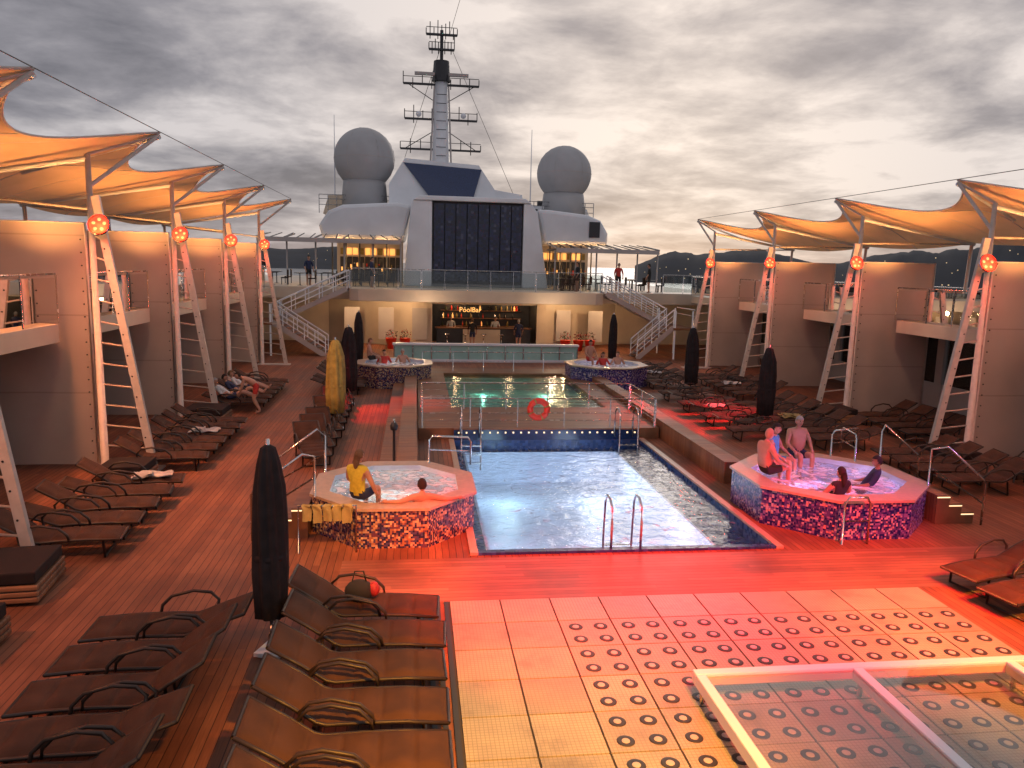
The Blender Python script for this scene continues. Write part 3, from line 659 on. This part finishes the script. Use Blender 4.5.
b.b2(-5.5,-.9,56,56.2,3.52,6.4,'cream'); b.b2(8.6,12.5,56,56.2,3.52,6.4,'cream')
for x0,x1 in ((-5.3,-1.0),(8.8,12.3)):
    n=10
    for i in range(n):
        a=x0+(x1-x0)*i/n; w_=(x1-x0)/n
        b.b2(a+.05,a+w_-.05,55.9,55.98,5.45,5.9,'glow_amber' if i%3 else 'umb_gold_lit')  # emissive panels paint in the glow of the lit lounge
        b.b2(a+.03,a+w_-.03,55.9,55.98,3.6,5.3,'dark')
        if i%2==0: b.tube([(a,51,3.5),(a,51,6.4)],.05,'dark')
        for q in range(2): b.b2(a+.1+q*.2,a+.2+q*.2,55.85,55.89,4.2+random.random()*.7,4.4+random.random()*.5,random.choice(['glow_amber','red','umb_gold_lit','cream']))
b.obj("lounge_front",parent=E)
b=MB()
def awn(x0,x1,y0,y1,z0):
    b.b2(x0,x1,y0,y1,z0,z0+.1,'dark'); b.b2(x0,x1,y0-.06,y0-.002,z0-.12,z0+.14,'grey')
    for i in range(6):
        x=x0+(x1-x0)*i/5; b.tube([(x,y0+.3,3.5),(x,y0+.3,z0)],.05,'grey',6); b.beam((x,y0,z0+.15),(x,y1,z0+.45),.06,.08,'grey')
    for i in range(12):
        t=i/11; b.tube([(x0+(x1-x0)*t,y0+.2,z0+.14),(x0+(x1-x0)*t*.9+.2,y1,z0+.5)],.03,'dark',5)
awn(-9.2,-.9,47,50.5,6.15); awn(8.5,15,47,50.5,5.95)
for i in range(26):
    x=random.choice([random.uniform(-9,-1.2),random.uniform(8.8,15)]); y=random.uniform(46,50)
    b.lathe([(.2,3.52),(.03,3.55),(.03,4.2),(.35,4.22),(.35,4.25)],(x,y,0),'dark',12)
    b.b2(x+.5,x+.9,y-.2,y+.2,3.9,3.96,'ottoman'); b.b2(x+.86,x+.9,y-.2,y+.2,3.97,4.4,'ottoman'); b.b2(x+.52,x+.56,y-.18,y-.14,3.53,3.9,'dark'); b.b2(x+.84,x+.88,y+.14,y+.18,3.53,3.9,'dark')
b.obj("awning",parent=E)
b=MB()
b.xprism([(-1.9,8.7),(6.0,8.7),(5.6,10.2),(4.4,11.9),(-.8,12.2),(-1.9,10.4)],56.2,62,'white')
b.add([(-.9,56.15,11.9),(4.6,56.15,11.6),(4.0,55.9,9.5),(1.0,55.9,9.5)],[(0,3,2,1)],'navy')
b.add([(-.9,56.15,11.9),(4.6,56.15,11.6),(4.6,56.3,11.62),(-.9,56.3,11.92)],[(0,1,2,3)],'navy')
b.xprism([(5.3,8.7),(7.8,8.7),(7.6,10.0),(5.5,10.3)],56.6,60,'white')
b.xprism([(-6.6,8.3),(-2.0,8.3),(-2.2,9.7),(-6.2,9.6)],57.5,62,'cream')
b.xprism([(8.0,8.2),(13,8.2),(12.6,9.2),(8.0,9.4)],57.5,62,'white')
for i in range(5): b.b2(8.4+i*.8,8.9+i*.8,57.45,57.49,8.7,9.1,'dark')
b.b2(11.3,12.0,50.5,50.59,6.9,7.9,'dark')
for x0,x1 in ((-6.8,-1.9),(7.9,13)):
    for hh in (.4,.8,1.1): b.tube([(x0,57,8.5+hh),(x1,57,8.5+hh)],.025,'steel',5)
    for i in range(9): x=x0+(x1-x0)*i/8; b.tube([(x,57,8.3),(x,57,9.6)],.03,'steel',5)
for i in range(10): 
    x=random.uniform(-6.5,12.5); 
    if x<-2 or x>8: b.box((x,58.5,9.2+random.random()*.5),(random.uniform(.2,.7),.4,random.uniform(.5,1.4)),random.choice(['dark','grey','white']))
b.obj("bridge",parent=E,bevel=0)
for x,zc,rr in ((-3.7,12.25,2.15),(10.9,11.75,2.02)):
    b=MB(); b.ball((0,0,zc),rr,'dome',40,24); b.lathe([(1.7,8.4),(1.55,zc-rr*.9),(1.5,zc-rr*.72)],(0,0,0),'dome',28)
    b.lathe([(rr*1.002,zc-.02),(rr*1.006,zc),(rr*1.002,zc+.02)],(0,0,0),'grey',40)
    for i in range(6):
        a=i*math.pi/3; b.tube([Vector((math.cos(a)*math.cos(q)*rr*1.003,math.sin(a)*math.cos(q)*rr*1.003,zc+math.sin(q)*rr*1.003)) for q in [R(-60+15*j) for j in range(11)]],.012,'grey',4)
    b.obj("radar_dome",(x,58,0))
b=MB()
b.tube([(0,0,8.6),(0,0,12.5),(0,0,17.8)],[.8,.62,.45],'white',16); b.tube([(0,0,17.8),(0,0,19.2)],[.65,.55],'dark',16); b.tube([(0,0,19.2),(0,0,21.3)],.12,'dark',8)
for zz_,ww,kk in ((13.1,2.9,'dark'),(15.2,2.6,'dark'),(17.6,2.7,'dark'),(20.0,.9,'dark'),(21.0,1.1,'dark')):
    b.box((0,0,zz_),(ww*2,.25,.12),kk); b.box((0,0,zz_+.5),(ww*2,.04,.04),'dark')
    for i in range(9):
        x=-ww+ww*2*i/8; b.tube([(x,0,zz_-.3 if i%2 else zz_),(x,0,zz_+random.uniform(.4,1.0))],.035,'dark',5)
for a in (-1,1):
    b.tube([(a*.9,-.5,8.6),(a*.5,-.5,17.4)],.06,'grey',6)
    b.ball((a*1.6,-.2,15.5),.2,'white'); b.box((a*1.2,-.5,18.2),(1.4,.25,.2),'grey')
    b.tube([(a*2.6,0,13.1),(a*.5,0,14.4)],.03,'dark',5); b.tube([(a*2.4,0,17.6),(a*.4,0,16.4)],.03,'dark',5)
for i in range(14): b.tube([(-.35,-.75,9+i*.6),(.35,-.75,9+i*.6)],.025,'dark',4)
b.obj("radar_mast",(1.75,58,0))
b=MB(); b.tube([(2.3,58,21),(5.5,44,30),(7,20,34)],.015,'dark',4); b.tube([(1.8,58,20.5),(-1,70,14)],.02,'dark',4); b.tube([(2.5,58,20),(7.5,57,9)],.015,'dark',4); b.obj("rigging_cable")
for x,z0,z1 in ((-5.8,8.5,15.2),(8.4,8.5,14.8)):
    b=MB(); b.tube([(0,0,z0),(0,0,z1)],[.05,.02],'white',6); b.obj("whip_antenna",(x,58,0))
# ------------------------------------------------------------------ people
def skinmat(nm,c): M[nm]=simple(nm,c,0.55,amt=0.12,scale=8)
skinmat('skin',(0.46,0.24,0.16)); skinmat('skin2',(0.33,0.16,0.10))
for nm,c in (('cl_yellow',(0.6,0.5,0.05)),('cl_navy',(0.02,0.03,0.08)),('cl_blue',(0.08,0.3,0.6)),('cl_red',(0.5,0.04,0.03)),('cl_white',(0.6,0.6,0.6)),('cl_black',(0.02,0.02,0.02)),('hair_d',(0.02,0.013,0.01)),('hair_b',(0.16,0.09,0.045)),('hair_g',(0.35,0.34,0.33))): M[nm]=simple(nm,c,0.85,amt=0.25,scale=12)
POSE={
'sit':dict(sp=(0,-.03,.2),ch=(0,-.04,.38),nk=(0,-.02,.53),hd=(0,.02,.66),sh=(.17,-.03,.47),el=(.26,.06,.22),wr=(.2,.28,.1),hip=(.09,.03,-.02),kn=(.13,.44,.03),an=(.13,.44,-.40),to=(.14,.6,-.45)),
'lean':dict(sp=(0,-.12,.17),ch=(0,-.22,.32),nk=(0,-.27,.47),hd=(0,-.24,.6),sh=(.17,-.26,.42),el=(.30,-.14,.2),wr=(.24,.08,.12),hip=(.09,.03,-.02),kn=(.13,.46,.10),an=(.13,.72,-.25),to=(.14,.86,-.18)),
'stand':dict(sp=(0,0,.2),ch=(0,-.01,.38),nk=(0,0,.54),hd=(0,.03,.67),sh=(.18,0,.48),el=(.26,.02,.2),wr=(.24,.14,-.02),hip=(.09,0,-.03),kn=(.1,.03,-.45),an=(.1,-.02,-.86),to=(.12,.12,-.91)),
'bend':dict(sp=(0,.12,.15),ch=(0,.28,.24),nk=(0,.42,.30),hd=(0,.54,.32),sh=(.17,.36,.25),el=(.2,.42,.0),wr=(.14,.5,-.22),hip=(.09,-.02,-.02),kn=(.11,.08,-.42),an=(.12,-.12,-.82),to=(.13,.04,-.87)),
'recline':dict(sp=(0,-.14,.12),ch=(0,-.28,.24),nk=(0,-.40,.36),hd=(0,-.46,.48),sh=(.17,-.36,.31),el=(.26,-.2,.12),wr=(.16,.02,.12),hip=(.09,.03,0),kn=(.12,.44,.16),an=(.12,.82,.0),to=(.12,.9,.12)),
}
def person(pose,loc,deg,top=None,bot='cl_navy',skin='skin',hair='hair_d',long=False,fat=1.0,sleeve=True,headrot=0,asym=None,sc_=1.0):
    P=dict(POSE[pose]); 
    if asym: P.update(asym)
    V=[];Eg=[];Rd=[];bones=[]
    def v(p,r_): V.append(Vector(p)); Rd.append(r_); return len(V)-1
    def e(a,c_,k): Eg.append((a,c_)); bones.append((a,c_,k))
    tp=top or skin
    pel=v((0,0,0),.13*fat); s1=v(P['sp'],.125*fat); c1=v(P['ch'],.135*(1+(fat-1)*.6)); n1_=v(P['nk'],.055); h0=v(Vector(P['nk']).lerp(Vector(P['hd']),.55),.05)
    e(pel,s1,tp if top else skin); e(s1,c1,tp); e(c1,n1_,tp); e(n1_,h0,skin)
    bones[0]=(pel,s1,tp); bones.append((pel,pel,bot))
    def g_(k,sg): 
        kk=k+('L' if sg<0 else 'R')
        return Vector(P[kk]) if kk in P else Vector((P[k][0]*sg,P[k][1],P[k][2]))
    for sg in (-1,1):
        sh=v(g_('sh',sg),.068*(1+(fat-1)*.4)); el=v(g_('el',sg),.045); wr=v(g_('wr',sg),.028)
        e(c1,sh,tp); e(sh,el,tp if (top and sleeve) else skin); e(el,wr,skin)
        hp=v(g_('hip',sg),.1*(1+(fat-1)*.5)); kn=v(g_('kn',sg),.062); an=v(g_('an',sg),.037); to_=v(g_('to',sg),.032)
        md=v(g_('hip',sg).lerp(g_('kn',sg),.5),.082)
        e(pel,hp,bot); e(hp,md,bot); e(md,kn,skin); e(kn,an,skin); e(an,to_,skin)
    me=bpy.data.meshes.new("body"); me.from_pydata([tuple(p) for p in V],Eg,[]); ob=bpy.data.objects.new("tmp",me); COL.objects.link(ob)
    sk=ob.modifiers.new("s",'SKIN'); sk.use_smooth_shade=True
    for i,sv in enumerate(me.skin_vertices[0].data): sv.radius=(Rd[i],Rd[i]); sv.use_root=(i==0)
    ss=ob.modifiers.new("ss",'SUBSURF'); ss.levels=2; ss.render_levels=2
    dg=bpy.context.evaluated_depsgraph_get(); m2=bpy.data.meshes.new_from_object(ob.evaluated_get(dg)); bpy.data.objects.remove(ob)
    b=MB(); vs=[vv.co.copy() for vv in m2.vertices]
    def segd(p,a,c_):
        d=c_-a; t=0 if d.length<1e-6 else max(0,min(1,(p-a).dot(d)/d.length_squared)); return (p-(a+d*t)).length
    groups={}
    for pl in m2.polygons:
        best=min(bones,key=lambda q:segd(pl.center,V[q[0]],V[q[1]])-.3*min(Rd[q[0]],Rd[q[1]])); groups.setdefault(best[2],[]).append(tuple(pl.vertices))
    b.v+= [tuple(x) for x in vs]
    for k,fs in groups.items():
        mi=b.mi(k)
        for fc in fs: b.f.append(fc); b.m.append(mi); b.sm.append(True)
    hc=Vector(P['hd'])+Vector((0,.01,.03)); hm=Matrix.Rotation(R(headrot),3,'Z')
    def hv(dx,dy,dz_): return hc+hm@Vector((dx,dy,dz_))
    nr,ns=14,18
    def hp_(i,j,off=0):
        th=math.pi*i/nr; ph=2*math.pi*j/ns; x=math.sin(th)*math.cos(ph); y=math.sin(th)*math.sin(ph); z_=math.cos(th)
        rx=.076+off; ry=.094+off; rz_=.118+off
        if z_<0: rx*=1-.28*(-z_)**1.5; 
        yy=y*ry
        if y>0 and z_<.2: yy*=1-.1*abs(x)
        if y>.85 and -.35<z_<.15: yy+=.022*(1-abs(x)*3 if abs(x)<.33 else 0)*(1-(z_+.1)**2*8)
        if y>.7 and abs(z_-.12)<.12 and .25<abs(x)<.6: yy-=.008
        return hv(x*rx,yy,z_*rz_)
    b.add([hp_(i,j) for i in range(nr+1) for j in range(ns)],[(i*ns+j,i*ns+(j+1)%ns,(i+1)*ns+(j+1)%ns,(i+1)*ns+j) for i in range(nr) for j in range(ns)],skin,True)
    for sx in (-1,1):
        b.ball(hv(sx*.079,-.005,-.005),.026,skin,8,6,(.4,.8,1.2)); b.ball(hv(sx*.03,.083,.015),.010,'cl_black',6,4)
    b.ball(hv(0,.082,-.06),.018,'cl_red',8,4,(1.2,.4,.35))
    if hair:
        fs=[]
        for i in range(nr):
            for j in range(ns):
                th=math.pi*(i+.5)/nr; ph=2*math.pi*(j+.5)/ns; y=math.sin(th)*math.sin(ph); z_=math.cos(th)
                if z_>.45 or y<(-.05 if z_>-.2 else -.5) and z_>(-.9 if long else -.45): fs.append((i*ns+j,i*ns+(j+1)%ns,(i+1)*ns+(j+1)%ns,(i+1)*ns+j))
        b.add([hp_(i,j,.012) for i in range(nr+1) for j in range(ns)],fs,hair,True)
        if long:
            b.tube([hv(0,-.07,.02),hv(0,-.1,-.08),hv(0,-.095,-.18),hv(0,-.085,-.27)],[.05,.06,.05,.02],hair,10)
    for sg in (-1,1):
        w0=g_('wr',sg); d=(w0-g_('el',sg)).normalized(); side_=d.cross(Vector((0,0,1))).normalized() if abs(d.z)<.9 else Vector((0,1,0)); nn=side_.cross(d)
        b.tube([w0-d*.01,w0+d*.03,w0+d*.08],[.026,.036,.034],skin,8)
        for q,(o_,ln) in enumerate(((-.027,.07),(-.009,.08),(.009,.075),(.026,.06))):
            p0=w0+d*.07+side_*o_; b.tube([p0,p0+d*ln*.5-nn*.006,p0+d*ln*.9-nn*.03],[.009,.009,.006],skin,6)
        p0=w0+d*.025-side_*sg*.03; b.tube([p0,p0+d*.03-side_*sg*.025,p0+d*.06-side_*sg*.03],[.011,.010,.007],skin,6)
    o=b.obj("person",loc,R(deg)); o.scale=(sc_,)*3; return o
person('sit',(-1.0,13.6,.87),-30,top='cl_yellow',bot='cl_navy',hair='hair_b',long=True,sleeve=False,asym={'wrR':(.32,.12,-.02),'elR':(.3,0,.2)})
person('lean',(.1,13.86,.38),8,hair='hair_d',bot='cl_black',asym={'elL':(-.42,-.42,.39),'wrL':(-.64,-.36,.39),'elR':(.42,-.42,.39),'wrR':(.64,-.36,.39)})
person('sit',(7.3,14.9,.92),-80,top=None,bot='cl_black',hair=None,fat=1.15,sc_=1.06)
person('sit',(7.95,15.9,.86),-140,top='cl_blue',bot='cl_blue',hair='hair_d',long=True,sleeve=False)
person('sit',(8.7,16.3,.90),180,top=None,bot='cl_navy',hair='hair_g',fat=1.45,sc_=1.06)
person('lean',(8.25,13.95,.50),10,top='cl_black',bot='cl_black',hair='hair_d',long=True,sleeve=False)
person('lean',(9.25,14.5,.55),60,top='cl_navy',bot='cl_navy',hair='hair_d',skin='skin2')
person('sit',(7.6,32.9,1.02),200,bot='cl_red',hair='hair_d',fat=1.1); person('lean',(8.1,32.3,.6),180,top='cl_red',hair='hair_d',long=True); person('lean',(8.8,32.6,.6),170,hair='hair_b')
person('lean',(-1.3,32.4,.6),180,top='cl_red',hair='hair_d'); person('lean',(-.5,32.7,.6),190,hair='hair_g'); person('sit',(-1.9,32.6,1.02),-90,bot='cl_black',hair='hair_b')
person('bend',(-5.15,25.6,.9),100,top=None,bot='cl_red',hair='hair_d',skin='skin')
person('recline',(-6.1,26.1,.46),-86,top='cl_white',bot='cl_navy',hair='hair_g'); person('recline',(-6.0,27.0,.46),-86,top='cl_navy',bot='cl_black'); person('recline',(-6.0,27.9,.46),-86,top='cl_white',bot='cl_navy',hair='hair_b')
for x,y,d_,t,hh in ((2.2,48.4,180,'cl_white','hair_d'),(3.4,46.2,0,'cl_black','hair_b'),(5.0,48.4,180,'cl_white','hair_d'),(6.2,46.2,0,'cl_navy','hair_g')): person('stand',(x,y,.92),d_,top=t,bot='cl_navy',hair=hh)
for x,y,t in ((-8.5,45.6,'cl_black'),(-6.2,46.5,'cl_navy'),(-2.5,45,'cl_navy'),(9.5,45.2,'cl_black'),(12.2,46,'cl_red'),(14,45.6,'cl_black'),(18.4,30,'cl_black')): person('stand',(x,y,4.43),random.uniform(0,360),top=t,bot='cl_black')
b=MB()
for i in range(5):
    x=-.35+i*.17; dd=random.uniform(-.06,.06)
    b.grid(lambda s_,t:(x+s_*.15+.015*math.sin(t*12+i),(-.05 if t<.45 else .05)-.02*math.sin(t*9+i*2+s_*5),.86-(.30+dd)*(1-math.sin(math.pi*t)**.35)),6,20,'towel')
b.tube([(-.42,0,0),(-.42,0,.84),(.55,0,.84),(.55,0,0)],.02,'steel')
b.obj("towel_rack",(-1.55,13.0,0))
b=MB(); b.ball((0,0,.14),.2,'cl_black',14,8,(1,.7,.8)); b.tube([(-.1,0,.25),(-.06,0,.42),(.06,0,.42),(.1,0,.25)],.012,'cl_black',6); b.ball((.2,0,.16),.09,'flower',10,6,(.9,1,1.2)); b.obj("beach_bag",(-.75,10.2,.38))
# ------------------------------------------------------------------ lights (lamps fitted on the ship)
AMB=(1,.44,.13)
for y in YM:
    for sg,xp,dz in ((-1,-7.3,.3),(1,14.85,0)):
        if y>8:
            spot("canopy_uplight",(xp+sg*.9,y-1.2,4.6),(xp+sg*.6,y-.6,8),AMB,680,130,.9)
            spot("screen_light",(xp-sg*.6,y-3.2,6.4+dz),(xp+sg*.8,y,2.4),(1,.58,.36),240,90,.9)
RED=(1,.012,.022)
spot("red_flood",(1.5,4,8.5),(2.4,11.7,0),RED,21000,38,.9)
spot("red_flood",(7,4,8.5),(6.8,11.5,0),RED,20000,42,.9)
spot("red_flood",(4,3,8.5),(3.8,9.4,0),(1,.03,.04),8000,36,1)
spot("yellow_flood",(2.5,0.5,8.5),(1.2,6.2,0),(1,.40,.03),15000,42,.9)
spot("yellow_flood",(10,2.0,9),(8.4,8.6,0),(1,.40,.04),13000,34,.9)
spot("amber_flood",(.5,5,8.5),(-.6,12.5,0),(1,.38,.05),7000,22,.9)
spot("amber_flood",(-8,16,7.0),(-3.5,18,0),(1,.34,.13),2300,95,.9)
spot("amber_flood",(-9,8,7.0),(-5.0,11,0),(1,.30,.12),1500,95,.9)
spot("amber_flood",(16,15,7.0),(11.5,16,0),(1,.20,.14),2600,90,.9)
spot("red_flood",(-6.5,25,7.0),(-1.0,25.6,0),RED,7000,28,.8)
spot("red_flood",(14,24.5,7.0),(8.9,24.0,0),RED,9000,38,.8)
spot("violet_flood",(14,10,7.5),(8.6,14.6,.7),(.6,.12,1),1500,26,.8)
spot("gold_flood",(-4.5,18,6.5),(-2.35,23.1,1.6),(1,.62,.14),600,20,.8)
for p,c_,e_ in (((2.4,15.2,-.6),(.75,.85,1),40),((4.8,15.2,-.6),(.95,.78,1),40),((2.4,19.3,-.6),(.6,.88,1),40),((4.8,19.3,-.6),(.7,.82,1),40)): pt("pool_lamp",p,c_,e_,.4)
pt("pool_lamp",(2.6,29,.18),(.5,1,.85),22,.05); pt("pool_lamp",(5.0,29,.18),(.5,1,.85),22,.05)
pt("hot_tub_lamp",(-.38,14.75,.22),(1,.85,.6),28,.05); pt("hot_tub_lamp",(8.65,14.85,.25),(.95,.55,1),65,.05); pt("hot_tub_lamp",(8.15,32.2,.35),(1,.7,.8),25,.05); pt("hot_tub_lamp",(-.85,32.1,.35),(1,.8,.6),25,.05)
for x in (-3.5,-1,9,11.5): pt("soffit_lamp",(x,45.3,2.6),(1,.62,.32),110,.1)
for x in (2.5,6): pt("bar_lamp",(x,48.7,2.4),(1,.6,.3),35,.1)
for x in (-7.5,-4.5,-2,9.5,11.5,14): pt("lounge_lamp",(x,50.5,5.7),(1,.55,.22),65,.1)
for x in (.5,7.5): pt("bar_front_lamp",(x,41.5,2.6),(1,.7,.45),70,.1)
sc.view_settings.view_transform='Standard'; sc.view_settings.look='None'; sc.view_settings.exposure=0; sc.view_settings.gamma=1
